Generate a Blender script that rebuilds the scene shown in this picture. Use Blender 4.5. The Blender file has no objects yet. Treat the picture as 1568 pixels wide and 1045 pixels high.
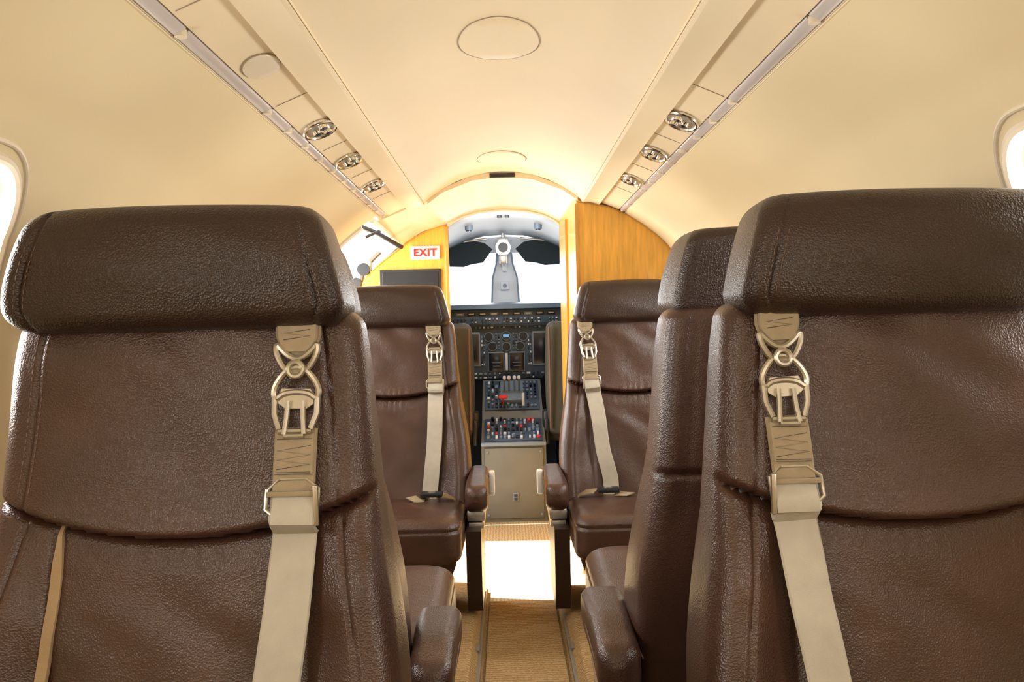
import bpy, bmesh, math, random
from mathutils import Vector, Matrix
random.seed(7)
EYE=1.0
scene=bpy.context.scene
scene.view_settings.view_transform='Standard'
scene.view_settings.look='None'

# ------------------------------------------------------------------ materials
def mat(name,col,rough=.5,metal=0,bump=None,var=0,varscale=8,coat=0,emit=0,spec=.5,bump2=None,stretch=None,bump3=None):
    m=bpy.data.materials.new(name); m.use_nodes=True
    nt=m.node_tree; b=nt.nodes['Principled BSDF']
    b.inputs['Base Color'].default_value=(*col,1)
    b.inputs['Roughness'].default_value=rough
    b.inputs['Metallic'].default_value=metal
    b.inputs['Coat Weight'].default_value=coat
    b.inputs['Specular IOR Level'].default_value=spec
    if emit:
        b.inputs['Emission Color'].default_value=(*col,1); b.inputs['Emission Strength'].default_value=emit
    tc=nt.nodes.new('ShaderNodeTexCoord'); src=tc.outputs['Object']
    if stretch:
        mp=nt.nodes.new('ShaderNodeMapping'); mp.inputs['Scale'].default_value=stretch
        nt.links.new(src,mp.inputs[0]); src=mp.outputs[0]
    if var:
        n=nt.nodes.new('ShaderNodeTexNoise'); n.inputs['Scale'].default_value=varscale; n.inputs['Detail'].default_value=5
        nt.links.new(src,n.inputs['Vector'])
        r=nt.nodes.new('ShaderNodeValToRGB')
        r.color_ramp.elements[0].position=.3; r.color_ramp.elements[1].position=.7
        r.color_ramp.elements[0].color=(*[c*(1-var) for c in col],1)
        r.color_ramp.elements[1].color=(*[min(1,c*(1+var)) for c in col],1)
        nt.links.new(n.outputs['Fac'],r.inputs[0]); nt.links.new(r.outputs[0],b.inputs['Base Color'])
    last=None
    for bp,kind in ((bump,'v'),(bump2,'n'),(bump3,'n')):
        if not bp: continue
        sc,st,dist=bp
        if kind=='v':
            t=nt.nodes.new('ShaderNodeTexVoronoi'); t.inputs['Scale'].default_value=sc; out=t.outputs['Distance']
        else:
            t=nt.nodes.new('ShaderNodeTexNoise'); t.inputs['Scale'].default_value=sc; t.inputs['Detail'].default_value=3; out=t.outputs['Fac']
        nt.links.new(src,t.inputs['Vector'])
        bn=nt.nodes.new('ShaderNodeBump'); bn.inputs['Strength'].default_value=st; bn.inputs['Distance'].default_value=dist
        nt.links.new(out,bn.inputs['Height'])
        if last: nt.links.new(last,bn.inputs['Normal'])
        last=bn.outputs['Normal']
    if last: nt.links.new(last,b.inputs['Normal'])
    return m
M={}
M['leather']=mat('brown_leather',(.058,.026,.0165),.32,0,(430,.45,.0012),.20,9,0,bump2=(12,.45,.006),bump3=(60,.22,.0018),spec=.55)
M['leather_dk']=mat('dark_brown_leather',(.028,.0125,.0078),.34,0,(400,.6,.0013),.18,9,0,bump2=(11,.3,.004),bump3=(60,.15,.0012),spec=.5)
M['stitch']=mat('stitch_thread',(.13,.075,.05),.7)
M['seam']=mat('belt_stitch_thread',(.10,.075,.05),.7)  # dark tan thread for the belt stitching
M['tan']=mat('tan_leather',(.38,.265,.15),.5,0,(500,.2,.001),.1,20)
M['webl']=mat('belt_webbing_light',(.46,.42,.345),.7,0,None,.06,40,bump2=(900,.4,.001))
M['webt']=mat('belt_webbing_tan',(.32,.25,.155),.7,0,None,.08,60,bump2=(900,.4,.001))
M['hard']=mat('belt_hardware',(.44,.39,.31),.33,.75)
M['chrome']=mat('polished_chrome',(.75,.73,.70),.15,1)
M['steel']=mat('satin_steel',(.6,.57,.52),.35,.8)
M['dkmetal']=mat('dark_metal',(.05,.05,.05),.4,.6)
M['black']=mat('black_plastic',(.012,.013,.016),.4)
M['ceil']=mat('cream_headliner',(.80,.67,.455),.5,0,None,.03,3,bump2=(260,.12,.001))
M['wallm']=mat('cream_sidewall',(.79,.67,.43),.5,0,None,.03,3,bump2=(260,.12,.001))
M['trim']=mat('beige_trim',(.70,.61,.47),.4,0,None,.03,5)
M['channel']=mat('lighting_diffuser',(.54,.49,.48),.3,0)
M['line']=mat('panel_gap',(.34,.26,.17),.7)
M['wood']=mat('golden_wood_veneer',(.76,.40,.055),.35,0,None,.17,9,.3,stretch=(9,9,.9))
M['woodtrim']=mat('wood_edge_trim',(.55,.28,.05),.35,0,None,.15,9,.3,stretch=(9,9,.9))
M['cream']=mat('cream_plastic',(.66,.63,.57),.45)
M['sign']=mat('sign_white',(.85,.82,.76),.5)
M['red']=mat('sign_red',(.65,.02,.02),.5)
M['ckgrey']=mat('cockpit_grey',(.40,.42,.44),.6,0,None,.04,6)
M['ckwhite']=mat('cockpit_white_frame',(.50,.53,.57),.5)
M['panel']=mat('instrument_panel_paint',(.034,.060,.098),.5,0,None,.1,20)
M['screen']=mat('display_screen',(.005,.008,.015),.2)
M['btn']=mat('button_grey',(.13,.175,.23),.5)
M['btnw']=mat('button_white',(.52,.57,.64),.5)
M['lblue']=mat('display_symbology',(.10,.30,.55),.5,emit=.7)
M['ped']=mat('pedestal_grey',(.115,.118,.108),.6,0,None,.06,12)
M['pilot']=mat('pilot_seat_cover',(.050,.044,.030),.65,0,None,.1,30)
M['visor']=mat('tinted_sun_visor',(.006,.014,.018),.55,spec=.2)
M['rail']=mat('seat_rail_cover',(.17,.15,.12),.5)
def carpet(name,col,ang_axis):
    m=mat(name,col,.95,0,None,.25,160,spec=.1,bump2=(420,.7,.004)); nt=m.node_tree
    b=nt.nodes['Principled BSDF']
    w=nt.nodes.new('ShaderNodeTexWave'); w.bands_direction=ang_axis; w.inputs['Scale'].default_value=22; w.inputs['Distortion'].default_value=5; w.inputs['Detail'].default_value=3; w.inputs['Detail Scale'].default_value=2
    tc=nt.nodes.new('ShaderNodeTexCoord'); nt.links.new(tc.outputs['Object'],w.inputs['Vector'])
    mx=nt.nodes.new('ShaderNodeMix'); mx.data_type='RGBA'; mx.blend_type='MULTIPLY'; mx.inputs[0].default_value=.35
    l=b.inputs['Base Color'].links[0].from_socket
    nt.links.new(l,mx.inputs[6]); nt.links.new(w.outputs['Color'],mx.inputs[7]); nt.links.new(mx.outputs[2],b.inputs['Base Color'])
    return m
M['carpet']=carpet('tan_carpet',(.42,.275,.13),'Y')
M['carpet2']=carpet('tan_carpet_plain',(.50,.38,.22),'X')

# ------------------------------------------------------------------ helpers
def empty(name,loc=(0,0,0),rz=0):
    e=bpy.data.objects.new(name,None); scene.collection.objects.link(e)
    e.location=loc; e.rotation_euler=(0,0,rz); e.empty_display_size=.1
    return e
def obj(name,verts,faces,m,parent=None,smooth=True,angle=40):
    me=bpy.data.meshes.new(name); me.from_pydata([tuple(v) for v in verts],[],faces)
    bm=bmesh.new(); bm.from_mesh(me); bmesh.ops.recalc_face_normals(bm,faces=bm.faces); bm.to_mesh(me); bm.free()
    mats=m if isinstance(m,list) else [m]
    for k in mats: me.materials.append(M[k])
    if smooth:
        me.shade_smooth()
        try: me.set_sharp_from_angle(angle=math.radians(angle))
        except Exception: pass
    o=bpy.data.objects.new(name,me); scene.collection.objects.link(o)
    if parent: o.parent=parent
    return o
def link(me,name,parent):
    o=bpy.data.objects.new(name,me); scene.collection.objects.link(o); o.parent=parent; return o
def interp(tab,x):
    if x<=tab[0][0]: return tab[0][1]
    for (a,b),(c,d) in zip(tab,tab[1:]):
        if x<=c:
            t=(x-a)/(c-a); return b+(d-b)*t
    return tab[-1][1]
def smooth_tab(tab,n=60):
    out=[]
    for i in range(len(tab)-1):
        p0=tab[max(0,i-1)];p1=tab[i];p2=tab[i+1];p3=tab[min(len(tab)-1,i+2)]
        for k in range(12):
            t=k/12
            m1=(p2[1]-p0[1])/(p2[0]-p0[0])*(p2[0]-p1[0]); m2=(p3[1]-p1[1])/(p3[0]-p1[0])*(p2[0]-p1[0])
            h=(2*t**3-3*t*t+1)*p1[1]+(t**3-2*t*t+t)*m1+(-2*t**3+3*t*t)*p2[1]+(t**3-t*t)*m2
            out.append((p1[0]+(p2[0]-p1[0])*t,h))
    out.append(tab[-1]); return out
class B:
    """mesh batch"""
    def __init__(s): s.v=[]; s.f=[]; s.mi=[]
    def add(s,v,f,mi=0):
        n=len(s.v); s.v+= [tuple(p) for p in v]; s.f+=[tuple(i+n for i in q) for q in f]; s.mi+=[mi]*len(f)
    def box(s,c,d,mi=0,R=None,bev=.15):
        hx,hy,hz=d[0]/2,d[1]/2,d[2]/2
        b=min(hx,hy,hz)*bev*2
        bm=bmesh.new(); bmesh.ops.create_cube(bm,size=1)
        for v in bm.verts: v.co=Vector((v.co.x*d[0],v.co.y*d[1],v.co.z*d[2]))
        if b>0: bmesh.ops.bevel(bm,geom=bm.edges[:],offset=b,segments=2,affect='EDGES',profile=.5)
        bm.verts.ensure_lookup_table(); bm.verts.index_update()
        vs=[v.co.copy() for v in bm.verts]; fs=[[v.index for v in f.verts] for f in bm.faces]; bm.free()
        if R is not None: vs=[R@v for v in vs]
        s.add([v+Vector(c) for v in vs],fs,mi)
    def cyl(s,p0,p1,r,mi=0,n=16,r2=None):
        p0=Vector(p0);p1=Vector(p1); a=(p1-p0).normalized(); u=a.orthogonal().normalized(); w=a.cross(u)
        r2=r if r2 is None else r2
        v=[];
        for (p,rr) in ((p0,r),(p1,r2)):
            for i in range(n):
                t=2*math.pi*i/n; v.append(p+u*math.cos(t)*rr+w*math.sin(t)*rr)
        f=[(i,(i+1)%n,n+(i+1)%n,n+i) for i in range(n)]+[tuple(range(n)),tuple(range(n,2*n))]
        s.add(v,f,mi)
    def tube(s,pts,r,mi=0,closed=False,n=8,flat=None):
        pts=[Vector(p) for p in pts]; N=len(pts); v=[]
        up=None
        for i,p in enumerate(pts):
            a=pts[(i-1)%N] if (closed or i>0) else p
            b=pts[(i+1)%N] if (closed or i<N-1) else p
            t=(b-a).normalized()
            if up is None: up=t.orthogonal().normalized()
            up=(up-t*up.dot(t)).normalized(); w=t.cross(up)
            for k in range(n):
                an=2*math.pi*k/n; v.append(p+up*math.cos(an)*r+w*math.sin(an)*r)
        f=[]
        M_=N if closed else N-1
        for i in range(M_):
            j=(i+1)%N
            off=0
            if closed and j==0:
                best=min(range(n),key=lambda o:(v[i*n]-v[(o)%n]).length)
                off=best
            for k in range(n):
                f.append((i*n+k,i*n+(k+1)%n,j*n+(k+1+off)%n,j*n+(k+off)%n))
        if not closed: f+= [tuple(range(n)),tuple(range((N-1)*n,N*n))]
        s.add(v,f,mi)
    def ribbon(s,pts,w,th,mi=0,wdir=(1,0,0),nrm=(0,-1,0)):
        pts=[Vector(p) for p in pts]; v=[];f=[]
        N=len(pts)
        for i,p in enumerate(pts):
            W=Vector(wdir[i] if isinstance(wdir,list) else wdir).normalized()
            a=pts[max(0,i-1)];b=pts[min(N-1,i+1)]; t=(b-a).normalized()
            wd=(W-t*W.dot(t)).normalized(); nn=wd.cross(t).normalized()
            if nn.dot(Vector(nrm))<0: nn=-nn
            ww=w[i]/2 if isinstance(w,list) else w/2
            v+=[p-wd*ww,p-wd*ww*.92+nn*th,p+wd*ww*.92+nn*th,p+wd*ww]
        for i in range(N-1):
            for k in range(4):
                f.append((i*4+k,i*4+(k+1)%4,(i+1)*4+(k+1)%4,(i+1)*4+k))
        f+=[(0,1,2,3),tuple(range((N-1)*4,N*4))]
        s.add(v,f,mi)
    def make(s,name,mats,parent=None,smooth=True,angle=40):
        o=obj(name,s.v,s.f,mats,parent,False)
        me=o.data
        for p,i in zip(me.polygons,s.mi): p.material_index=i
        if smooth:
            me.shade_smooth(); me.set_sharp_from_angle(angle=math.radians(angle))
        return o
def rr(w,y0,y1,r,nf=100,nc=8,ns=5,nb=40):
    r=max(1e-4,min(r,w*.98,(y1-y0)/2*.98)); P=[]
    for i in range(nf): P.append((-w+r+(2*w-2*r)*i/(nf-1),y0))
    for i in range(1,nc): a=-math.pi/2+math.pi/2*i/nc; P.append((w-r+r*math.cos(a),y0+r+r*math.sin(a)))
    for i in range(ns): P.append((w,y0+r+(y1-y0-2*r)*i/(ns-1)))
    for i in range(1,nc): a=math.pi/2*i/nc; P.append((w-r+r*math.cos(a),y1-r+r*math.sin(a)))
    for i in range(nb): P.append((w-r-(2*w-2*r)*i/(nb-1),y1))
    for i in range(1,nc): a=math.pi/2+math.pi/2*i/nc; P.append((-w+r+r*math.cos(a),y1-r+r*math.sin(a)))
    for i in range(ns): P.append((-w,y1-r-(y1-y0-2*r)*i/(ns-1)))
    for i in range(1,nc): a=math.pi+math.pi/2*i/nc; P.append((-w+r+r*math.cos(a),y0+r+r*math.sin(a)))
    return P
def loft(rings,dome0=0,dome1=0,axis=Vector((0,0,1)),capn=6):
    v=[];f=[];n=len(rings[0])
    def cap(ring,h,rev):
        out=[]; c=sum((Vector(p) for p in ring),Vector())/n
        for k in range(1,capn):
            s=1-k/capn
            out.append([c+(Vector(p)-c)*s+axis*h*(1-s*s) for p in ring])
        return out
    R=list(rings)
    R=list(reversed(cap(rings[0],dome0,0)))+R+cap(rings[-1],dome1,0)
    for r_ in R: v+=[Vector(p) for p in r_]
    for i in range(len(R)-1):
        for k in range(n): f.append((i*n+k,i*n+(k+1)%n,(i+1)*n+(k+1)%n,(i+1)*n+k))
    f.append(tuple(range(n))); f.append(tuple(range((len(R)-1)*n,len(R)*n)))
    return v,f
def levels(z0,z1,R0,R1,n):
    out=[]
    for i in range(9):
        a=math.pi/2*i/8; out.append((z0+R0*(1-math.cos(a)),R0*(1-math.sin(a))))
    for i in range(1,n): out.append((z0+R0+(z1-z0-R0-R1)*i/n,0))
    for i in range(8,-1,-1):
        a=math.pi/2*i/8; out.append((z1-R1*(1-math.cos(a)),R1*(1-math.sin(a))))
    return out
G=lambda d,s: math.exp(-(d/s)**2)
def sstep(a,b,x):
    t=max(0,min(1,(x-a)/(b-a))); return t*t*(3-2*t)

# ------------------------------------------------------------------ seat
Wt=smooth_tab([(.2,.262),(.35,.272),(.5,.27),(.6,.258),(.70,.241),(.82,.230),(.92,.222),(1.0,.210)])
YFt=smooth_tab([(.2,-.20),(.3,-.165),(.45,-.115),(.6,-.075),(.7,-.055),(.85,-.04),(.93,-.033),(1.0,-.018)])
YRt=smooth_tab([(.2,-.04),(.35,0),(.5,.04),(.7,.065),(.85,.07),(1.0,.065)])
def zseam(x): return .70+.036*(x/.2)**2
def relief(x,z,w):
    zs=zseam(x); e=abs(x)/w; r=0
    if z>zs:
        r+=.022*math.exp(-(z-zs)/.07)*(1-e**6)+.010*(1-e**4)
    else:
        r+=.006*(1-e**4)*sstep(0,.05,zs-z)
        r+=.030*sstep(.60,.86,e)*sstep(0,.12,zs-z)
        r-=.006*G(abs(x)-.155,.008)*sstep(0,.02,zs-z)
    r-=.016*G(z-zs,.006)
    r-=.0035*G(abs(x)-(w-.045),.0026)
    k=abs(z-zs)
    r+=.0008*math.sin(x*150+6*math.sin(x*31))*math.exp(-k/.022)*(1-e**6)
    r+=.0017*math.sin(z*38+x*9+2*math.sin(x*17))*(1-e**4)*sstep(.02,.1,k)
    r+=.0010*math.sin(x*48+3*math.sin(z*21)+z*16)*(1-e**4)*sstep(.03,.12,k)
    return r
def back_y(x,z): return interp(YFt,z)-relief(x,z,interp(Wt,z))
def build_back():
    rings=[]
    for z,ins in levels(.22,.975,.03,.022,160):
        w=interp(Wt,z); y0=interp(YFt,z); y1=interp(YRt,z); ym=(y0+y1)/2
        P=rr(w-ins,y0+ins,y1-ins,.024,nf=130)
        ring=[]
        for x,y in P:
            wt=max(0,min(1,(ym-y)/(ym-y0-ins+1e-6))); wr=max(0,min(1,(y-ym)/(y1-ins-ym+1e-6)))
            yy=y-relief(max(-w,min(w,x)),z,w)*wt*wt
            yy-= (.010*G(z-.70,.005)+.004*G(abs(x)-(w-.045),.003)-.008*(1-(x/w)**2))*wr*wr
            tap=1-.02*sstep(ym,y1,y)
            ring.append((x*tap,yy,z))
        rings.append(ring)
    return loft(rings)
def head_w(z,ins=0): 
    t=max(0,min(1,(z-.955)/(1.104-.955)))
    return .210-.036*t**1.5-.010*sstep(.22,0,t)
def head_y(z):
    t=(z-.955)/(1.104-.955); return -.064-.022*math.sin(math.pi*min(1,max(0,t*.85+.12)))
def head_fy(x,z):
    w=head_w(z); return head_y(z)-.006*(1-(x/w)**4)
def build_head():
    rings=[]
    for z,ins in levels(.956,1.104,.022,.024,44):
        w=head_w(z); y0=head_y(z); y1=.058; ym=(y0+y1)/2
        t=(z-.955)/.149
        insx=ins*(.75 if z>1.03 else .6)
        P=rr(w-insx,y0+ins,y1-ins,.018,nf=100)
        ring=[]
        for x,y in P:
            wt=max(0,min(1,(ym-y)/(ym-y0-ins+1e-6)))
            yy=y+(-.006*(1-(x/w)**4)+.004*G(abs(x)-(w-.030),.0026)-.0014*math.sin(x*26+z*40)*math.sin(z*50))*wt*wt
            zz=z+.005*(1-(x/w)**2)*sstep(.5,1,t)
            tap=1-.03*sstep(ym-.02,y1,y)
            ring.append((x*tap,yy,zz))
        rings.append(ring)
    return loft(rings,-.002,.003)
def build_cushion():
    rings=[]
    for z,ins in levels(.215,.345,.03,.04,24):
        P=rr(.258-ins,-.55+ins,-.10-ins,.055,nf=60)
        ring=[]
        for x,y in P:
            t=(-y-.10)/.45; g=.005*G(z-.305,.004)
            sx=1-g/.25
            ring.append((x*sx,y+(g if y<-.5 else 0),z+.028*t*(z-.2)/.14-.012*sstep(.8,1,t)*sstep(.3,.35,z)))
        rings.append(ring)
    return loft(rings,0,.016)
_b=build_back(); _h=build_head(); _c=build_cushion()
ob=obj('tmp',*_b,'leather',angle=60); ME_BACK=ob.data; bpy.data.objects.remove(ob)
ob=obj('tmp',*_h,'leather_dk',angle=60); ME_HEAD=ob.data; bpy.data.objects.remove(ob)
ob=obj('tmp',*_c,'leather',angle=60); ME_CUSH=ob.data; bpy.data.objects.remove(ob)
def build_stitch():
    b=B()
    for sx in (-1,1):
        z=.25
        while z<.955:
            w=interp(Wt,z)
            for off in (.052,.038):
                x=sx*(w-off)
                if abs(z-zseam(x))>.024:
                    y=back_y(x,z)-.0002
                    y2=back_y(sx*(interp(Wt,z+.006)-off),z+.006)-.0002
                    b.tube([(x,y,z),(sx*(interp(Wt,z+.005)-off),y2,z+.005)],.0007,0,n=5)
            z+=.0085
        z=.985
        while z<1.06:
            w=head_w(z)
            for off in (.036,.024):
                x=sx*(w-off); x2=sx*(head_w(z+.005)-off); b.tube([(x,head_fy(x,z)-.0002,z),(x2,head_fy(x2,z+.005)-.0002,z+.005)],.0007,0,n=5)
            z+=.0085
    return b
_s=build_stitch(); ob=_s.make('tmp',['stitch']); ME_ST=ob.data; bpy.data.objects.remove(ob)

def seat(cx,cy,side,face_fwd=False,belt=None,arm_z=.445,arm_len=.36,zoff=0,arm_off=.300,arm_w=1,arm_start=-.02,cush=(0,0,0),twist=0):
    """side = local x sign of the aisle"""
    root=empty('passenger_seat',(cx,cy,.05+zoff),math.pi if face_fwd else 0)
    link(ME_BACK,'backrest',root); link(ME_HEAD,'headrest',root); c_=link(ME_CUSH,'seat_cushion',root); c_.location=cush; link(ME_ST,'seam_stitching',root)
    b=B()
    for sx in (-.1,.1): b.cyl((sx,0,.93),(sx,0,.99),.008,2)
    v,f=loft([[(x+cush[0],y+cush[1],z+(cush[2] if z>.2 else 0)) for x,y in rr(w,y0,y1,.03,nf=20,nb=20)] for z,w,y0,y1 in ((.11,.20,-.44,-.10),(.13,.21,-.46,-.09),(.2,.235,-.50,-.08),(.235,.24,-.51,-.08))])
    b.add(v,f,0)
    b.box((0,-.27,.065),(.34,.30,.10),1)
    for sx in (-.15,.15): b.box((sx,-.27,.012),(.045,.46,.024),1)
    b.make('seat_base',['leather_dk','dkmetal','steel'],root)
    for sd in (side,-side):
        ax=sd*arm_off if sd==side else sd*.285
        a=B(); rings=[]
        L=arm_len; n=36; S0=arm_start
        for i in range(n+1):
            t=i/n; y=S0-(L)*t
            R=.035; ds=min(t*L,(1-t)*L); ins=0 if ds>R else R-math.sqrt(max(0,R*R-(R-ds)**2))
            zt=arm_z-.004*t-.012*sstep(.6,1,t); zb=arm_z-.052-.055*sstep(.35,.85,t)+.012*sstep(.85,1,t)
            if face_fwd: zb=arm_z-.10+.03*t; zt=arm_z-.02*sstep(.5,0,t)
            w=(.034+.004*sstep(.3,.8,t))*arm_w
            P=rr(max(.002,w-ins*.8),zb+ins*.8,zt-ins*.8,.022,nf=8,nb=8)
            rings.append([(ax+px,y,pz) for px,pz in P])
        v,f=loft(rings,axis=Vector((0,1,0)))
        a.add(v,f,0)
        if not face_fwd:
            for q in (-1,1): a.tube([(ax+q*.037*arm_w,-.05-L*.85*k/12,arm_z-.028-.02*sstep(.3,1,k/12)) for k in range(13)],.0012,3)
        else:
            for q in (-1,1): a.tube([(ax+q*.0365*arm_w,S0-.03-(L-.06)*k/12,arm_z-.045) for k in range(13)],.0012,3)
        a.box((ax-sd*.004,S0-L*.6,arm_z-.125),(.060,L*.45,.035),1)
        a.box((ax-sd*.004,S0-L*.6,arm_z-.158),(.052,L*.42,.022),1)
        x0=ax-sd*.012
        zt=arm_z-.16
        prof=[(-.02-L,zt),(-.02-L+.01,.10),(-.02-L+.04,.012),(-.06,.012),(.0,.30),(0,arm_z-.11),(-.10,arm_z-.11),(-.12,zt)]
        if face_fwd: prof=[(S0-L+.01,arm_z-.075),(S0-L-.05,.12),(S0-L,.012),(-.03,.012),(.02,.15),(S0-.015,arm_z-.085)]
        v=[(x0+s*.025,y,z) for s in (-1,1) for y,z in prof]; m=len(prof)
        f=[tuple(range(m)),tuple(range(2*m-1,m-1,-1))]+[(i,(i+1)%m,m+(i+1)%m,m+i) for i in range(m)]
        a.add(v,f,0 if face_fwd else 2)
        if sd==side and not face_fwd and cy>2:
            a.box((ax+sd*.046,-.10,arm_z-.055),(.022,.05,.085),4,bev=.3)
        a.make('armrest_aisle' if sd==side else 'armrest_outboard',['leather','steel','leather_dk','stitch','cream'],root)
    t=B(); pts=[]
    for i in range(26):
        z=zseam(.158)-.004-i*.0145; x=-side*(.150+.018*sstep(.70,.4,z)); pts.append((x,back_y(x,z)-.001,z))
    t.ribbon(pts,[.004+.010*sstep(0,4,i) for i in range(26)],.006,0)
    t.make('lumbar_piping',['tan'],root)
    path=belt or [(.97,.148),(.9,.147),(.75,.140),(.55,.128),(.40,.118),(.335,.112)]
    path=smooth_tab(sorted(path)); 
    bx=lambda z: side*interp(path,z)
    def by(z,off=.004):
        x=interp(path,z); 
        return min(back_y(x+dx,min(z,.945)) for dx in (-.02,0,.02))-off
    def pt(dx,z,off=.006): return (bx(z)+dx,by(z,off),z)
    s=B()
    zs_=[.765-(.765-.325)*i/44 for i in range(45)]
    sag=lambda z:.006+.016*math.sin(math.pi*max(0,min(1,(.76-z)/.40)))
    tw=[(1,side*twist*math.sin(math.pi*min(1,max(0,(.72-z)/.36))),0) for z in zs_]
    s.ribbon([pt(0,z,sag(z)+abs(twist)*.022*math.sin(math.pi*min(1,max(0,(.72-z)/.36)))) for z in zs_],.054,.0022,0,wdir=tw)
    s.ribbon([pt(.002*side,z,sag(z)+.003) for z in [.752-.045*i/6 for i in range(7)]],.054,.003,0)
    s.ribbon([pt(0,z,.010) for z in [.832-.075*i/10 for i in range(11)]],.052,.0035,1)
    s.ribbon([pt(0,z,.014) for z in [.826-.048*i/8 for i in range(9)]],.050,.003,1)
    zz=[pt(.020*(-1 if k%2 else 1),.812-.0055*k,.0176) for k in range(6)]; s.tube(zz,.0005,3,n=5)
    for zl in (.820,.781,.779): s.tube([pt(-.021,zl,.0176),pt(.021,zl,.0176)],.0005,3,n=5)
    zt=[.975,.96,.945,.935,.925,.918]; wt=[.054,.056,.056,.050,.040,.030]
    s.ribbon([pt(0,z,.012) for z in zt],wt,.004,1)
    s.ribbon([pt(0,z,.018) for z in zt[:5]],[.048,.050,.050,.044,.030],.003,1)
    s.tube([pt(.016*(-1 if k%2 else 1),.952-.004*k,.0216) for k in range(4)],.0006,3,n=5)
    def loop(P,r,off,closed=True,it=2):
        for _ in range(it):
            Q=[]
            for i in range(len(P)):
                a=P[i];b_=P[(i+1)%len(P)]
                Q+=[(a[0]*.75+b_[0]*.25,a[1]*.75+b_[1]*.25),(a[0]*.25+b_[0]*.75,a[1]*.25+b_[1]*.75)]
            P=Q
        s.tube([pt(x,z,off) for x,z in P],r,2,closed=True,n=8)
    loop([(-.025,.936),(-.025,.922),(-.012,.900),(.012,.900),(.025,.922),(.025,.936),(.018,.927),(.006,.917),(-.006,.917),(-.018,.927)],.0040,.019)
    s.tube([pt(.0090*math.cos(2*math.pi*i/20),.904+.0090*math.sin(2*math.pi*i/20),.024) for i in range(20)],.0034,2,closed=True)
    loop([(-.006,.906),(-.018,.897),(-.028,.880),(-.026,.866),(-.014,.876),(.014,.876),(.026,.866),(.028,.880),(.018,.897),(.006,.906)],.0040,.019)
    for sx in (-1,1):
        s.tube([pt(sx*.026,.870,.019),pt(sx*.0255,.850,.019),pt(sx*.019,.832,.019)],.0040,2)
        s.tube([pt(sx*.009,.866,.022),pt(sx*.010,.845,.022),pt(sx*.012,.826,.022)],.0034,2)
    s.tube([pt(-.020,.829,.018),pt(.020,.829,.018)],.0040,2)
    s.tube([pt(-.012,.824,.022),pt(.012,.824,.022)],.0034,2)
    s.ribbon([pt(0,z,.017) for z in (.880,.872,.862,.856)],[.038,.046,.046,.028],.003,2)
    loop([(-.031,.772),(.031,.772),(.031,.726),(-.031,.726)],.0026,.012,it=1)
    s.box(pt(.030*side,.742,.016),(.006,.006,.048),2)
    s.box(pt(0,.756,.017),(.058,.005,.006),1)
    s.make('shoulder_belt',['webl','webt','hard','seam'],root)
    q=B()
    bxx=bx(.34)
    q.ribbon([(bxx,-.20,.345),(bxx+side*-.004,-.235,.364),(bxx+side*-.02,-.27,.372),(bxx-side*.05,-.30,.376)],.045,.003,0,wdir=(.3,1,0),nrm=(0,0,1))
    q.box((bxx+side*.02,-.255,.385),(.075,.042,.016),1,bev=.3)
    q.cyl((bxx+side*.02,-.255,.385),(bxx+side*.02,-.255,.398),.014,2,20)
    q.ribbon([(side*.24,-.17,.33),(side*.20,-.21,.366),(side*.16,-.25,.380)],.045,.003,0,wdir=(0,1,0),nrm=(0,0,1))
    q.make('lap_belt',['webt','black','steel'],root)
    return root
C_L=[(.97,.146),(.85,.150),(.7,.150),(.55,.146),(.42,.134),(.335,.124)]
C_R=[(.97,.170),(.85,.156),(.75,.150),(.62,.132),(.50,.120),(.40,.098),(.335,.100)]
seat(-.403,1.06,1,belt=[(.97,.148),(.9,.147),(.75,.142),(.62,.136),(.5,.122),(.40,.116),(.335,.112)],twist=.18)
seat(.495,1.06,-1,belt=[(.97,.160),(.9,.158),(.75,.150),(.62,.141),(.52,.128),(.40,.126),(.335,.120)],twist=-.15)
seat(-.465,1.40,-1,True,arm_z=.415,arm_len=.27,arm_off=.325,arm_w=1.1,arm_start=.08,cush=(-.0,-.06,.01) if False else (.0,-.06,.01))
seat(.480,1.40,1,True,arm_z=.435,arm_len=.30,arm_off=.305,arm_w=1.1,arm_start=.08,cush=(0,-.06,.045))
seat(-.41,3.02,1,belt=C_L,twist=.2)
seat(.455,3.02,-1,belt=C_R,twist=.45)
# the forward-facing cushions are wider toward the aisle (seat pans tracked inboard)
for o in bpy.data.objects:
    if o.name.startswith('seat_cushion') and o.parent and abs(o.parent.rotation_euler.z)>1:
        o.location.x = (.070 if o.parent.location.x<0 else -.045)*-1

# ------------------------------------------------------------------ shell
wallpts=[(-1.02,.56),(-.85,.66),(-.6,.77),(-.35,.805),(-.15,.812),(0,.800),(.15,.755),(.31,.650),(.38,.572),(.437,.487)]
WT=smooth_tab(wallpts)
wallX=lambda Z: interp(WT,Z)
def apply_bool(o,cutters):
    for c in cutters:
        md=o.modifiers.new('b','BOOLEAN'); md.object=c; md.operation='DIFFERENCE'; md.solver='EXACT'
    dg=bpy.context.evaluated_depsgraph_get(); dg.update()
    me=bpy.data.meshes.new_from_object(o.evaluated_get(dg)); o.modifiers.clear(); old=o.data; o.data=me
    for c in cutters: bpy.data.objects.remove(c)
WIN=[-.485,.305,1.115,1.875,2.62]
WINS={-1:WIN,1:[-.52,.27,1.06,1.84,2.585]}
WZ=(.075,.175,.120)
def rrect(cy,cz,hy,hz,r,n=8):
    P=[]
    for (sx,sz,a0) in ((1,1,0),(-1,1,90),(-1,-1,180),(1,-1,270)):
        for i in range(n+1):
            a=math.radians(a0+90*i/n); P.append((cy+sx*(hy-r)+r*math.cos(a),cz+sz*(hz-r)+r*math.sin(a)))
    return P
YS=-1.3
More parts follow.
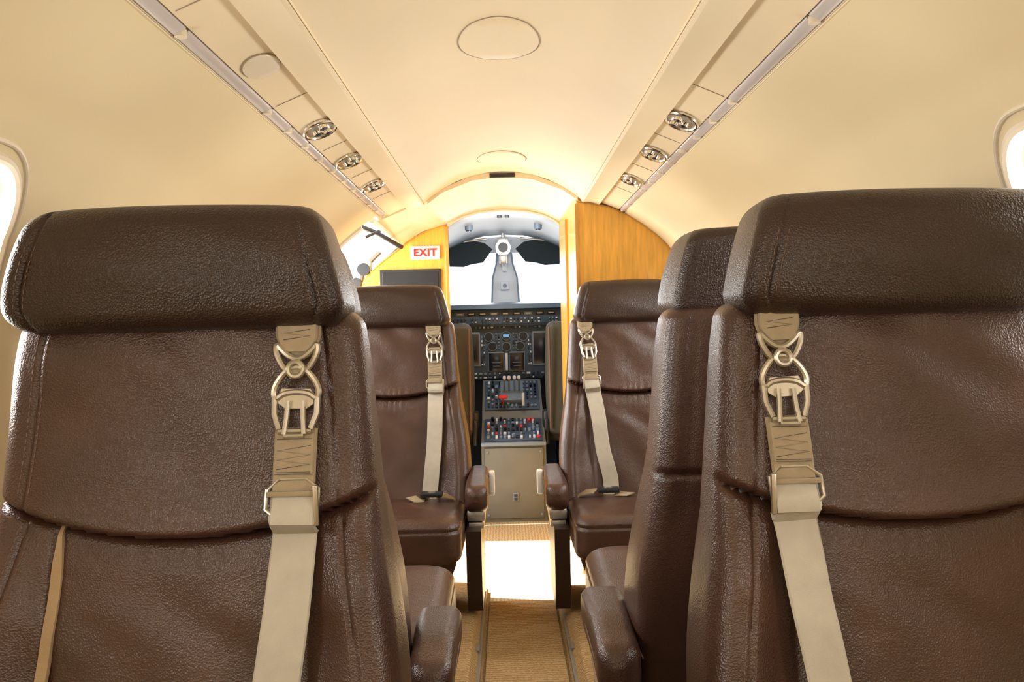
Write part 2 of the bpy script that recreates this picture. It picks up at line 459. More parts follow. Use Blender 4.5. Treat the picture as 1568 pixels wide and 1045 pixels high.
for sgn,nm in ((-1,'left'),(1,'right')):
    y1=3.15 if sgn<0 else 3.25
    zs=[z for z,_ in WT]; n=len(zs); T=.045
    ny=30; ys=[YS+(y1-YS)*i/ny for i in range(ny+1)]
    v=[];f=[]
    for lay in (0,1):
        for y in ys:
            for i,z in enumerate(zs):
                x=wallX(z)
                a=Vector((wallX(zs[max(0,i-1)]),zs[max(0,i-1)])); b_=Vector((wallX(zs[min(n-1,i+1)]),zs[min(n-1,i+1)])); t=(b_-a).normalized(); nn=Vector((t.y,-t.x))
                v.append((sgn*(x+nn.x*T*lay),y,EYE+z+nn.y*T*lay))
    S=(ny+1)*n
    for j in range(ny):
        for i in range(n-1):
            f.append((j*n+i,j*n+i+1,(j+1)*n+i+1,(j+1)*n+i)); f.append((S+j*n+i,S+(j+1)*n+i,S+(j+1)*n+i+1,S+j*n+i+1))
    for j in range(ny):
        f.append((j*n,(j+1)*n,S+(j+1)*n,S+j*n)); f.append((j*n+n-1,S+j*n+n-1,S+(j+1)*n+n-1,(j+1)*n+n-1))
    for i in range(n-1):
        f.append((i,S+i,S+i+1,i+1)); e=ny*n; f.append((e+i,e+i+1,S+e+i+1,S+e+i))
    w=obj('wall_'+nm,v,f,'wallm',None,True,35)
    cut=[]
    for cy in WINS[sgn]:
        P=rrect(cy,EYE+WZ[0],WZ[2],WZ[1],.10); m=len(P)
        cv=[(sgn*xx,a,b_) for xx in (.55,1.0) for a,b_ in P]
        cf=[tuple(range(m)),tuple(range(2*m-1,m-1,-1))]+[(i,(i+1)%m,m+(i+1)%m,m+i) for i in range(m)]
        cut.append(obj('c',cv,cf,'wallm',None,False))
    apply_bool(w,cut)
    w.data.shade_smooth(); w.data.set_sharp_from_angle(angle=math.radians(35))
    for k,cy in enumerate(WINS[sgn]):
        b=B()
        for off,r,dx in ((0,.008,.002),(.020,.004,.0)):
            P=rrect(cy,WZ[0],WZ[2]+off,WZ[1]+off,.10+off,12)
            b.tube([(sgn*(wallX(z)-dx),y,EYE+z) for y,z in P],r,0,closed=True,n=8)
        P=rrect(cy,WZ[0],WZ[2]-.008,WZ[1]-.008,.095,12)
        b.tube([(sgn*(wallX(z)+.035),y,EYE+z) for y,z in P],.012,0,closed=True,n=8)
        b.make('window_%d'%(k+1+(0 if sgn<0 else len(WIN))),['trim'])
# ceiling
half=[(.0,.616),(.06,.613),(.12,.602),(.18,.582),(.24,.552),(.285,.522),(.306,.503),(.311,.499),(.312,.489),(.318,.484),(.345,.484),(.374,.476),(.381,.472),(.384,.478),(.386,.484),(.42,.470),(.452,.456),(.458,.452),(.459,.458),(.484,.447),(.485,.439),(.492,.437)]
full=[(-x,z) for x,z in reversed(half[1:])]+half
def extr(name,prof,y0,y1,m,T=.03,parent=None):
    n=len(prof); v=[(x,y,EYE+z+l*T) for l in (0,1) for y in (y0,y1) for x,z in prof]; f=[]
    for i in range(n-1):
        f+= [(i,i+1,n+i+1,n+i),(2*n+i,3*n+i,3*n+i+1,2*n+i+1),(i,2*n+i,2*n+i+1,i+1),(n+i,n+i+1,3*n+i+1,3*n+i)]
    f+=[(0,n,3*n,2*n),(n-1,3*n-1,4*n-1,2*n-1)]
    return obj(name,v,f,m,parent,True,28)
extr('ceiling',full,YS,3.27,'ceil')
for sgn in (-1,1):
    b=B()
    segs=[(-1.2,.05),(.06,.9),(.91,1.22),(1.23,1.66)]+[(1.67+.155*i,1.67+.155*i+.147) for i in range(10)]
    for a,c in segs:
        prof=[(.461,.4545),(.466,.448),(.476,.443),(.483,.444)]
        v=[(sgn*x,y,EYE+z) for y in (a,c) for x,z in prof]+[(sgn*x,y,EYE+z+.006) for y in (a,c) for x,z in prof]
        f=[]
        for i in range(3): f+=[(i,i+1,5+i,4+i),(8+i,12+i,13+i,9+i),(i,8+i,9+i,i+1),(4+i,5+i,13+i,12+i)]
        f+=[(0,4,12,8),(3,11,15,7)]
        b.add(v,f,0)
        b.cyl((sgn*.472,c+.004,EYE+.452),(sgn*.472,c+.004,EYE+.441),.009,1,14)
    for x,z in ((.459,.4545),(.4855,.442)):
        b.tube([(sgn*x,-1.2,EYE+z),(sgn*x,3.24,EYE+z)],.0012,2,n=5)
    for x,z in ((.3115,.492),(.383,.476)):
        b.tube([(sgn*x,-1.2,EYE+z),(sgn*x,3.24,EYE+z)],.0010,2,n=5)
    b.make('trim_%d'%(1 if sgn<0 else 2),['channel','trim','line'])
domeZ=lambda x: interp(half,abs(x))
def ell_loop(cx,cy,hx,hy,zf,n=72): return [(cx+hx*math.cos(2*math.pi*i/n),cy+hy*math.sin(2*math.pi*i/n),EYE+zf(cx+hx*math.cos(2*math.pi*i/n))) for i in range(n)]
for cy,hx,hy in ((1.76,.088,.13),(2.98,.09,.11)):
    r_=empty('ceiling_speaker_cover',(0,0,0)); b=B()
    b.tube(ell_loop(0,cy,hx,hy,lambda x:domeZ(x)-.0005),.0013,1,closed=True,n=6)
    n=48; v=[];f=[]
    rings=[]
    for k,sc in enumerate((1.0,.97,.7,.4,.1)):
        rings.append([(hx*.985*sc*math.cos(2*math.pi*i/n),cy+hy*.985*sc*math.sin(2*math.pi*i/n),EYE+domeZ(hx*sc*math.cos(2*math.pi*i/n))-(.0003 if k==0 else .003)) for i in range(n)])
    for q in rings: v+=q
    for k in range(4):
        for i in range(n): f.append((k*n+i,k*n+(i+1)%n,(k+1)*n+(i+1)%n,(k+1)*n+i))
    f.append(tuple(range(4*n,5*n)))
    b.add(v,f,0); b.make('cover',['ceil','line'],r_)
def psu(sgn,cy,blank=False):
    r_=empty('reading_light' if not blank else 'oval_blank_cover')
    c=Vector((sgn*.4195,cy,EYE+.4695)); u=Vector((sgn*.08,0,-.034)).normalized(); w=Vector((0,1,0)); nn=u.cross(w).normalized()
    if nn.z>0: nn=-nn
    hu,hy=(.033,.05) if blank else (.038,.055)
    b=B(); n=40
    P=lambda a,s,h,s2=None: c+u*math.cos(a)*hu*s+w*math.sin(a)*hy*s+nn*h
    an=[2*math.pi*i/n for i in range(n)]
    if blank:
        v=[];f=[]
        for s,h in ((1,0),(1,.003),(.96,.0045),(.5,.005)): v+=[P(a,s,h) for a in an]
        for k in range(3):
            for i in range(n): f.append((k*n+i,k*n+(i+1)%n,(k+1)*n+(i+1)%n,(k+1)*n+i))
        f.append(tuple(range(3*n,4*n))); b.add(v,f,0)
        b.tube([P(a,1.02,.001) for a in an],.0012,1,closed=True,n=6)
        b.make('cover',['trim','line'],r_); return
    b.tube([P(a,1,.004) for a in an],.0050,0,closed=True,n=8)
    v=[];f=[]
    for s,h in ((1.0,.004),(.86,.001),(.80,.005),(.5,.006)): v+=[P(a,s,h) for a in an]
    for k in range(3):
        for i in range(n): f.append((k*n+i,k*n+(i+1)%n,(k+1)*n+(i+1)%n,(k+1)*n+i))
    f.append(tuple(range(3*n,4*n))); b.add(v,f,1)
    for (du,dy,r) in ((-.012,.020,.012),(.008,.0,.014),(-.010,-.026,.011)):
        q=c+u*du+w*dy+nn*.006
        b.cyl(q,q+nn*.008,r,0,20,r*.8); b.cyl(q+nn*.008,q+nn*.010,r*.55,2,16,r*.4)
    b.make('lamp_cluster',['chrome','steel','black'],r_)
for s in (-1,1):
    for cy in (1.90,2.26,2.66): psu(s,cy)
psu(-1,1.45,True)
b=B()
for s in (-1,1):
    for y in (1.16,1.66,2.08,2.46,2.86,.4): b.box((s*.4195,y,EYE+.4695),(.074,.0018,.0018),0,R=Matrix.Rotation(s*.40,3,'Y'))
b.make('trim_3',['line'])
# vestibule ceiling
zA=lambda x: interp([(0,.616),(.12,.600),(.24,.550),(.31,.500),(.38,.478),(.50,.432)],abs(x))
zB=lambda x: interp([(0,.585),(.12,.574),(.20,.552),(.275,.515),(.405,.478),(.50,.415)],abs(x))
nx=40; xs=[-.50+1.0*i/nx for i in range(nx+1)]
v=[];f=[]; Yv0,Yv1=3.272,4.05; NY=8
for l in (0,.03):
    for j in range(NY+1):
        t=j/NY
        for x in xs: v.append((x,Yv0+(Yv1-Yv0)*t,EYE+zA(x)*(1-t)+zB(x)*t+l))
n=nx+1;S=n*(NY+1)
for j in range(NY):
    for i in range(nx):
        f.append((j*n+i,j*n+i+1,(j+1)*n+i+1,(j+1)*n+i)); f.append((S+j*n+i,S+(j+1)*n+i,S+(j+1)*n+i+1,S+j*n+i+1))
for i in range(nx):
    f.append((i,S+i,S+i+1,i+1)); e=NY*n; f.append((e+i,e+i+1,S+e+i+1,S+e+i))
for j in range(NY): 
    f.append((j*n,(j+1)*n,S+(j+1)*n,S+j*n)); f.append((j*n+nx,S+j*n+nx,S+(j+1)*n+nx,(j+1)*n+nx))
obj('ceiling_vestibule',v,f,'ceil',None,True,30)
b=B()
sp=[(-.30,.494),(-.24,.538),(-.12,.583),(-.055,.591),(.055,.591),(.12,.583),(.24,.538),(.30,.494)]
sp_u=[(x,zA(x)+.004) for x,_ in sp]
m=len(sp); v=[(x,y,EYE+z) for y in (3.262,3.30) for x,z in sp]+[(x,y,EYE+z) for y in (3.262,3.30) for x,z in sp_u]
f=[]
for i in range(m-1): f+=[(i,i+1,m+i+1,m+i),(i,2*m+i,2*m+i+1,i+1),(m+i,m+i+1,3*m+i+1,3*m+i)]
b.add(v,f,0)
b.box((0,3.262,EYE+.602),(.10,.006,.017),1); b.make('air_vent',['ceil','black'],None,True,30)

# floor
obj('floor',[(-.9,YS,0),(.9,YS,0),(.9,5.6,0),(-.9,5.6,0),(-.9,YS,-.03),(.9,YS,-.03),(.9,5.6,-.03),(-.9,5.6,-.03)],[(0,1,2,3),(4,5,6,7),(0,1,5,4),(1,2,6,5),(2,3,7,6),(3,0,4,7)],'carpet2',None,False)
b=B(); b.box((.035,.82,.006),(.235,4.2,.012),0,bev=.3); b.make('carpet_runner',['carpet'])
for s,xi,xo,nm in ((-1,-.09,-.56,'seat_platform'),(1,.16,.56,'seat_platform')):
    b=B(); prof=[(xi,0.0),(xi+s*.035,.046),(xi+s*.045,.05),(xo,.05),(xo,0.0)]
    m=len(prof); v=[(x,y,z) for y in (YS+.05,3.08) for x,z in prof]
    b.add(v,[tuple(range(m)),tuple(range(2*m-1,m-1,-1))]+[(i,(i+1)%m,m+(i+1)%m,m+i) for i in range(m)],0)
    b.box((xi+s*.012,1.0,.012),(.012,4.1,.020),1)
    for y in (2.45,2.05,1.6): b.box((xi+s*.020,y,.022),(.014,.05,.02),1)
    b.make(nm,['carpet','rail'],None,True,30)
zs=[z for z,_ in WT]
P=[(wallX(z),z) for z in zs]+[(x,z) for x,z in reversed(half)][1:-1]
poly=[(x,z) for x,z in P]+[(0,.616)]+[(-x,z) for x,z in reversed(P)]
m=len(poly); v=[(x,y,EYE+z) for y in (YS-.03,YS) for x,z in poly]
obj('wall_rear',v,[tuple(range(m)),tuple(range(2*m-1,m-1,-1))]+[(i,(i+1)%m,m+(i+1)%m,m+i) for i in range(m)],'wallm',None,False)

def slab(b,poly,y0,y1,mi=0):
    m=len(poly); v=[(x,y,EYE+z) for y in (y0,y1) for x,z in poly]
    b.add(v,[tuple(range(m)),tuple(range(2*m-1,m-1,-1))]+[(i,(i+1)%m,m+(i+1)%m,m+i) for i in range(m)],mi)
b=B()
top=[(.292,.492),(.31,.488),(.345,.482),(.384,.474),(.42,.466),(.457,.450),(.486,.436)]
down=[(wallX(z)-.003,z) for z in [.425-.03*i for i in range(48)] if z>-1.0]
slab(b,[(.292,-1.0)]+top+down+[(down[-1][0],-1.0)],3.25,3.275,0)
v=[(.292,3.275,EYE-1.0),(.277,4.045,EYE-1.0),(.277,4.045,EYE+.52),(.292,3.275,EYE+.52),(.312,3.275,EYE-1.0),(.297,4.045,EYE-1.0),(.297,4.045,EYE+.52),(.312,3.275,EYE+.52)]
b.add(v,[(0,1,2,3),(4,5,6,7),(0,1,5,4),(1,2,6,5),(2,3,7,6),(3,0,4,7)],0)
b.tube([(x,3.248,EYE+z-.002) for x,z in top]+[(x,3.248,EYE+z) for x,z in down[:14]],.003,1,n=6)
b.box((.290,3.245,EYE-.26),(.012,.014,1.48),1)
b.box((.280,3.66,EYE-.26),(.012,.03,1.46),1)
b.make('wall_closet',['wood','woodtrim'],None,False)
b=B()
lt=[(-.277,.508),(-.34,.497),(-.405,.470),(-.47,.432),(-.535,.382),(-.60,.335),(-.648,.295),(-.70,.245),(-.735,.20),(-.76,.12),(-.77,0),(-.76,-.4),(-.70,-.7),(-.62,-1.0)]
slab(b,[(-.277,-1.0)]+lt,4.05,4.075,0)
b.tube([(x,4.048,EYE+z) for x,z in lt],.004,1,n=6)
b.box((-.281,4.046,EYE-.245),(.018,.018,1.49),1)
b.box((-.465,4.044,EYE+.10),(.305,.012,.385),2,bev=.3); b.box((-.465,4.038,EYE+.10),(.275,.008,.355),3)
b.box((-.72,3.93,EYE-.42),(.14,.22,1.14),0,bev=.05)  # added jamb block hidden behind the seat, cuts far edge of sun patch
b.make('wall_cockpit_left',['wood','woodtrim','dkmetal','black'],None,False)
b=B()
slab(b,[(.277,-1.0),(.277,.508),(.405,.470),(.535,.382),(.648,.295),(.735,.20),(.77,0),(.70,-.7),(.62,-1.0)],4.05,4.075,0)
b.make('wall_cockpit_right',['wood'],None,False)
r_=empty('exit_sign'); b=B(); b.box((-.389,4.040,EYE+.372),(.145,.008,.066),0); b.make('plate',['sign'],r_)
cu=bpy.data.curves.new('lettering','FONT'); cu.body='EXIT'; cu.size=.050; cu.align_x='CENTER'; cu.align_y='CENTER'; cu.extrude=.001; cu.offset=.0020; cu.space_character=1.15
t=bpy.data.objects.new('lettering',cu); scene.collection.objects.link(t); t.parent=r_; t.location=(-.389,4.034,EYE+.372); t.rotation_euler=(math.pi/2,0,0); cu.materials.append(M['red'])

r_=empty('door_1'); b=B()
fr=[(wallX(z)+.006,z) for z in [-.95+.03*i for i in range(46)]]
b.tube([(-x,3.165,EYE+z) for x,z in fr],.016,0,n=8)
b.tube([(-.51,3.17+.1*i,EYE+.425) for i in range(9)],.013,0,n=8)
b.make('door_frame',['cream'],r_)
b=B()
b.tube([(-.64,3.62,EYE+.462),(-.56,3.66,EYE+.428),(-.50,3.70,EYE+.392),(-.465,3.74,EYE+.372)],.010,0)
b.tube([(-.60,3.55,EYE+.40),(-.55,3.6,EYE+.43),(-.50,3.62,EYE+.45)],.006,0)
b.tube([(-.71,3.9,EYE+.17),(-.68,3.9,EYE+.27),(-.64,3.92,EYE+.335),(-.60,3.93,EYE+.375)],.017,1)
b.box((-.66,3.88,EYE+.30),(.06,.03,.05),1); b.cyl((-.665,3.86,EYE+.285),(-.665,3.9,EYE+.285),.03,0)
b.cyl((-.70,3.86,EYE+.225),(-.70,3.9,EYE+.225),.022,0)
b.make('latch_mechanism',['dkmetal','steel'],r_)
b=B(); pp=[(-.56,.50),(-.65,.58),(-.80,.66),(-.98,.72),(-1.18,.75)]
v=[(x,y,EYE+z+l) for l in (0,.04) for y in (3.18,4.0) for x,z in pp]; m=5; f=[]
for i in range(4): f+=[(i,i+1,m+i+1,m+i),(2*m+i,3*m+i,3*m+i+1,2*m+i+1),(i,2*m+i,2*m+i+1,i+1),(m+i,m+i+1,3*m+i+1,3*m+i)]
f+=[(0,m,3*m,2*m),(m-1,2*m-1,4*m-1,3*m-1)]
b.add(v,f,0); b.make('upper_leaf',['cream'],r_)

# ------------------------------------------------------------------ cockpit
def ck(y):
    t=(y-4.075)/(5.35-4.075)
    return [(.80-.2*t,-1.0),(.80-.15*t,-.4),(.79-.15*t,0),(.735-.15*t,.2),(.648-.14*t,.295),(.535-.13*t,.40-.01*t),(.405-.1*t,.50-.02*t),(.25-.05*t,.558-.03*t),(.12,.585-.035*t),(0,.592-.035*t)]
ysk=[4.078,4.4,4.75,5.05]
v=[];f=[];rows=[]
for y in ysk:
    h=ck(y); row=[(x,z) for x,z in h]+[(-x,z) for x,z in reversed(h[:-1])]
    rows.append(row); v+=[(x,y,EYE+z) for x,z in row]
n=len(rows[0])
for j in range(3):
    for i in range(n-1): f.append((j*n+i,j*n+i+1,(j+1)*n+i+1,(j+1)*n+i))
o=obj('ceiling_cockpit',v,f,'ckgrey',None,True,40)
sd=o.modifiers.new('s','SOLIDIFY'); sd.thickness=.02; sd.offset=1
b=B()
arch=[(-.277,.498),(-.25,.520),(-.2,.545),(-.12,.566),(0,.575),(.12,.566),(.2,.545),(.25,.520),(.277,.498)]
slab(b,arch+[(.277,.53),(.2,.58),(0,.61),(-.2,.58),(-.277,.53)],4.045,4.078,0)
b.tube([(x,4.046,EYE+z) for x,z in arch],.006,1,n=8)
b.make('wall_cockpit_header',['ceil','trim'],None,True,30)
b=B()
Yw=5.08
slab(b,[(-.66,-.3),(-.62,.14),(.62,.14),(.66,-.3)],Yw,Yw+.03,0)
slab(b,[(-.52,.42),(-.40,.50),(-.25,.535),(0,.56),(.25,.535),(.40,.50),(.52,.42),(.30,.44),(.08,.455),(-.08,.455),(-.30,.44)],Yw,Yw+.03,0)
slab(b,[(-.66,.14),(-.66,.28),(-.52,.42),(-.50,.40),(-.56,.14)],Yw,Yw+.03,0)
slab(b,[(.66,.14),(.66,.28),(.52,.42),(.50,.40),(.56,.14)],Yw,Yw+.03,0)
slab(b,[(-.080,.14),(-.072,.30),(-.05,.38),(-.045,.46),(.045,.46),(.05,.38),(.078,.30),(.092,.14)],Yw-.03,Yw+.03,0)
b.cyl((.0,Yw-.05,EYE+.56),(.0,Yw-.05,EYE+.34),.014,0)
for x in (-.078,.082): b.tube([(x*.55,Yw-.04,EYE+.45),(x*.65,Yw-.04,EYE+.38),(x*.95,Yw-.04,EYE+.30),(x*1.06,Yw-.04,EYE+.14)],.006,1)
b.box((.0,Yw-.045,EYE+.25),(.05,.02,.05),0); b.cyl((0,Yw-.06,EYE+.25),(0,Yw-.05,EYE+.25),.012,1)
b.make('window_windshield',['ckwhite','btn'],None,False)
b=B(); slab(b,[(-.75,-1.0),(-.72,-.3),(-.66,-.1),(.66,-.1),(.72,-.3),(.75,-1.0)],5.12,5.15,0); b.make('wall_front',['panel'],None,False)
r_=empty('magnetic_compass'); b=B()
b.cyl((-.005,Yw-.16,EYE+.475),(-.005,Yw-.07,EYE+.475),.045,0,28); b.cyl((-.005,Yw-.165,EYE+.475),(-.005,Yw-.16,EYE+.475),.030,1,28)
b.box((-.005,Yw-.12,EYE+.52),(.07,.06,.03),0); b.cyl((-.005,Yw-.1,EYE+.57),(-.005,Yw-.1,EYE+.5),.010,0)
b.box((-.005,Yw-.11,EYE+.41),(.045,.04,.06),0)
b.make('housing',['steel','black'],r_)
for s in (-1,1):
    r_=empty('sun_visor'); b=B()
    P=[(s*.07,.475),(s*.12,.515),(s*.20,.530),(s*.36,.510),(s*.42,.43),(s*.36,.375),(s*.25,.37),(s*.20,.385),(s*.13,.395)]
    slab(b,P,Yw-.06,Yw-.05,0); b.cyl((s*.10,Yw-.055,EYE+.54),(s*.38,Yw-.055,EYE+.51),.007,1)
    b.make('tinted_panel',['visor','steel'],r_)
r_=empty('overhead_air_outlet'); b=B()
for x in (-.19,.19): 
    b.cyl((x,4.5,EYE+.575),(x,4.5,EYE+.530),.022,1,20); b.cyl((x,4.5,EYE+.530),(x,4.5,EYE+.525),.015,0,20)
for x in (-.02,.02): b.cyl((x,4.3,EYE+.60),(x,4.3,EYE+.57),.012,0,16)
b.make('nozzles',['black','btn'],r_)
r_=empty('instrument_panel'); b=B()
mats=['panel','screen','btn','btnw','red','lblue','black']
def cushface(b,c,u,v_,w,h,nx,ny,seed,fill=.75,sz=.6,mix=(2,2,3,6,6)):
    rnd=random.Random(seed); u=Vector(u).normalized(); v_=Vector(v_).normalized(); nn=u.cross(v_).normalized()
    if nn.y>0: nn=-nn
    R=Matrix((u,nn,v_)).transposed()
    for i in range(nx):
        for j in range(ny):
            if rnd.random()>fill: continue
            p=Vector(c)+u*((i+.5)/nx-.5)*w+v_*((j+.5)/ny-.5)*h+nn*.004
            a=w/nx*sz*rnd.uniform(.5,1.1); d=h/ny*sz*rnd.uniform(.4,1.0); mi=rnd.choice(mix)
            if rnd.random()<.3: b.cyl(p,p+nn*.014,min(a,d)*.5,mi,10)
            else: b.box(p,(a,.010,d),mi,R=R,bev=.2)
gs=[(4.62,.10),(4.63,.125),(4.70,.138),(5.06,.135),(5.06,.0),(4.72,.0),(4.68,.095)]
m=len(gs); v=[(x,y,EYE+z) for x in (-.6,.6) for y,z in gs]
b.add(v,[tuple(range(m)),tuple(range(2*m-1,m-1,-1))]+[(i,(i+1)%m,m+(i+1)%m,m+i) for i in range(m)],0)
b.box((0,4.69,EYE+.055),(1.1,.04,.085),0)
for i in range(9):
    x=-.26+.065*i
    b.box((x,4.667,EYE+.072),(.048,.006,.018),1 if i%3 else 2,bev=.2)
    b.box((x,4.664,EYE+.072),(.030,.003,.007),3,bev=.2)
cushface(b,(0,4.668,EYE+.035),(1,0,0),(0,0,1),.60,.034,30,2,3,.85,.7,(2,3,3,1,6,2))
b.box((0,4.78,EYE-.15),(1.15,.10,.32),0)
fy=4.728
for x,z,w,h in ((-.215,-.13,.13,.20),(.215,-.13,.13,.20),(-.40,-.13,.15,.20),(.40,-.13,.15,.20),(-.060,-.205,.095,.115),(.060,-.205,.095,.115)):
    b.box((x,fy,EYE+z),(w,.014,h),2,bev=.3); b.box((x,fy-.008,EYE+z),(w*.88,.004,h*.88),1)
for x in (-.06,.06):
    b.box((x,fy-.011,EYE-.21),(.05,.002,.004),2); b.box((x,fy-.011,EYE-.23),(.04,.002,.003),2)
for x,z in ((-.10,-.06),(0,-.055),(.10,-.06),(.0,-.118),(.08,-.115),(-.08,-.115)):
    b.cyl((x,fy+.01,EYE+z),(x,fy-.010,EYE+z),.027,2,24); b.cyl((x,fy-.010,EYE+z),(x,fy-.012,EYE+z),.023,1,24)
b.box((0,fy-.013,EYE-.055),(.034,.002,.016),5); b.box((0,fy-.01,EYE-.205),(.014,.01,.10),3)
for x in (-.05,.05): cushface(b,(x,fy,EYE-.085),(1,0,0),(0,0,1),.03,.10,2,6,9,.8,.7,(2,3,2,6))
cushface(b,(0,fy,EYE-.005),(1,0,0),(0,0,1),.55,.025,24,1,4,.9,.7,(2,3,2,6))
cushface(b,(0,fy,EYE-.284),(1,0,0),(0,0,1),.50,.044,18,2,5,.8,.7,(2,3,2,6,1,2))
for x in (-.135,.135): cushface(b,(x,fy,EYE-.14),(1,0,0),(0,0,1),.024,.18,2,8,6,.8,.7,(2,3,6))
b.make('panel',mats,r_,True,30)
r_=empty('center_pedestal'); b=B()
pr=[(4.15,-1.0),(4.15,-.605),(4.155,-.595),(4.42,-.505),(4.45,-.47),(4.70,-.31),(4.715,-.31),(4.715,-1.0)]
m=len(pr); v=[(x,y,EYE+z) for x in (-.14,.19) for y,z in pr]
f=[tuple(range(m)),tuple(range(2*m-1,m-1,-1))]+[(i,(i+1)%m,m+(i+1)%m,m+i) for i in range(m)]
b.add(v,f,7)
b.box((.025,4.145,EYE-.80),(.30,.012,.36),7,bev=.4)
b.box((.03,4.137,EYE-.87),(.028,.006,.045),2); b.box((.03,4.133,EYE-.862),(.018,.004,.012),6); b.box((.03,4.133,EYE-.880),(.018,.004,.012),6)
for x in (-.11,.16):
    for z in (-.64,-.96): b.cyl((x,4.14,EYE+z),(x,4.134,EYE+z),.006,2,10)
b.box((.025,4.14,EYE-.60),(.335,.03,.02),2,bev=.4)
cx=.025
def sl(y0,z0,y1,z1,seed,nx,ny,mix):
    b.box((cx,(y0+y1)/2,EYE+(z0+z1)/2),(.30,math.hypot(y1-y0,z1-z0)*.95,.012),0,R=Matrix.Rotation(math.atan2(z1-z0,y1-y0),3,'X'))
    u=Vector((1,0,0)); d=Vector((0,y1-y0,z1-z0)); nn=Vector((0,-(z1-z0),y1-y0)).normalized()
    rnd=random.Random(seed)
    L=d.length; dn=d.normalized(); R=Matrix((u,dn,nn)).transposed()
    for i in range(nx):
        for j in range(ny):
            if rnd.random()<.12: continue
            p=Vector((cx,(y0+y1)/2,EYE+(z0+z1)/2))+u*((i+.5)/nx-.5)*.28+dn*((j+.5)/ny-.5)*L*.88+nn*.010
            mi=rnd.choice(mix); a=.28/nx*rnd.uniform(.4,.8); c_=L/ny*rnd.uniform(.35,.7)
            if rnd.random()<.25: b.cyl(p,p+nn*.018,min(a,c_)*.55,mi,10)
            else: b.box(p,(a,c_,.012),mi,R=R,bev=.2)
sl(4.16,-.592,4.42,-.503,11,13,6,(2,3,2,2,6,1,6,3,2,3,4))
sl(4.455,-.465,4.69,-.315,12,13,7,(2,2,3,6,1,6,2,2))
b.box((cx-.0,4.57,EYE-.375),(.13,.18,.04),2,R=Matrix.Rotation(.56,3,'X'))
for dx in (-.04,-.015,.015,.04):
    p=Vector((cx+dx,4.56,EYE-.37)); q=p+Vector((0,-.05,.085)); b.cyl(p,q,.005,2,8); b.box(q,(.02,.03,.022),3,bev=.4)
p=Vector((cx-.05,4.47,EYE-.43)); b.cyl(p,p+Vector((0,-.03,.04)),.005,4); b.box(p+Vector((0,-.03,.045)),(.05,.025,.02),4,bev=.4)
p=Vector((cx+.06,4.46,EYE-.43)); b.box(p+Vector((0,-.02,.03)),(.015,.02,.07),3)
b.make('console',mats+['ped'],r_,True,30)
for s in (-1,1):
    c=-.41 if s<0 else .44
    r_=empty('pilot_seat'); b=B()
    rings=[]
    for z,ins in levels(.42,1.02,.03,.035,20):
        w=.225+.012*math.sin(math.pi*(z-.42)/.6)
        rings.append([(c+x,y,z) for x,y in rr(w-ins,4.30+ins-.05*(1.02-z),4.40-ins,.035,nf=16,nb=16)])
    v,f=loft(rings); b.add(v,f,0)
    rings=[]
    for z,ins in levels(.38,.49,.025,.03,6): rings.append([(c+x,y,z) for x,y in rr(.23-ins,4.34+ins,4.65-ins,.05,nf=16,nb=16)])
    v,f=loft(rings); b.add(v,f,0)
    b.box((c,4.5,.2),(.34,.34,.38),1); b.box((c,4.285,.70),(.30,.02,.34),1,bev=.4)
    xi=c-s*.215
    b.tube([(xi,4.272,.99),(xi,4.265,.7),(xi,4.262,.46)],.006,2)
    b.box((c-s*.235,4.36,.50),(.04,.12,.10),3,bev=.4); b.box((c-s*.235,4.30,.44),(.03,.03,.14),3,bev=.4)
    b.make('seat_body',['pilot','dkmetal','stitch','black'],r_)

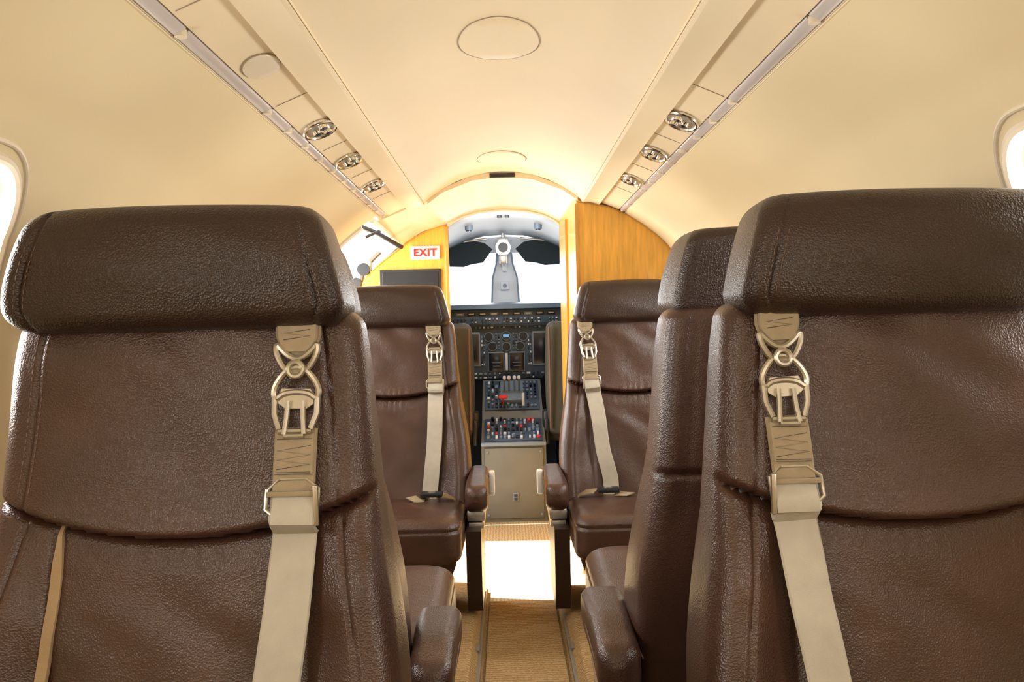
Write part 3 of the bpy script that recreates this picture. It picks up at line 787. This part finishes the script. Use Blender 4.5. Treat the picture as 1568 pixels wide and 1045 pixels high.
# ------------------------------------------------------------------ lights
def area(name,loc,rot,sx,sy,e,col=(1,1,1)):
    l=bpy.data.lights.new(name,'AREA'); l.shape='RECTANGLE'; l.size=sx; l.size_y=sy; l.energy=e; l.color=col
    o=bpy.data.objects.new(name,l); scene.collection.objects.link(o); o.location=loc; o.rotation_euler=rot; return o
for s in (-1,1):
    for k,cy in enumerate(WINS[s]):
        area('window_daylight',(s*.87,cy,EYE+.08),(0,s*math.radians(80),0),.33,.22,(6.5,6.5,8,8.2,8.2)[k],(1,.985,.96))
area('door_daylight',(-1.0,3.55,EYE+.0),(0,-math.radians(82),0),.9,.75,36,(1,.99,.97))
area('windshield_daylight',(0,5.25,EYE+.30),(-math.radians(78),0,0),1.0,.3,13,(.92,.97,1))
area('cockpit_side_fill_left',(-.55,4.75,EYE+.30),(0,-math.radians(70),0),.2,.4,2.2,(.92,.97,1))  # fill lamp just inside the cockpit shell, which has no side opening
area('cockpit_side_fill_right',(.55,4.75,EYE+.30),(0,math.radians(70),0),.2,.4,2.2,(.92,.97,1))  # matching fill lamp on the right, no opening in the shell
area('cockpit_fill',(0,4.14,EYE+.52),(math.radians(62),0,0),.25,.06,3,(.95,.98,1))  # added forward-facing fill to brighten the cockpit, no lamp fitting there
area('cabin_rear_fill',(0,-.9,EYE+.50),(math.radians(55),0,0),1.1,.4,9,(1,.91,.76))  # added warm fill behind the camera, gilds the near ceiling
sp=bpy.data.lights.new('sun_through_door','SPOT'); sp.energy=24000; sp.spot_size=math.radians(15); sp.spot_blend=0; sp.shadow_soft_size=.03; sp.color=(1,.98,.94)
so=bpy.data.objects.new('sun_through_door',sp); scene.collection.objects.link(so)
tgt=Vector((-.05,3.30,0)); d=Vector((-.80,.14,1.0)).normalized(); so.location=tgt+d*6.5
so.rotation_euler=(-d).to_track_quat('-Z','Y').to_euler()
w=bpy.data.worlds.new('World'); scene.world=w; w.use_nodes=True
w.node_tree.nodes['Background'].inputs[0].default_value=(.93,.97,1,1); w.node_tree.nodes['Background'].inputs[1].default_value=1.6

# ------------------------------------------------------------------ camera
cam=bpy.data.cameras.new('Camera'); co=bpy.data.objects.new('Camera',cam); scene.collection.objects.link(co)
cam.sensor_width=36; cam.lens=36*1250/1568; cam.clip_start=.02
co.matrix_world=Matrix.Translation((0,0,EYE))@Matrix.Rotation(math.radians(-.41),4,'Z')@Matrix.Rotation(math.radians(90-1.05),4,'X')@Matrix.Rotation(math.radians(-1.4),4,'Z')
scene.camera=co
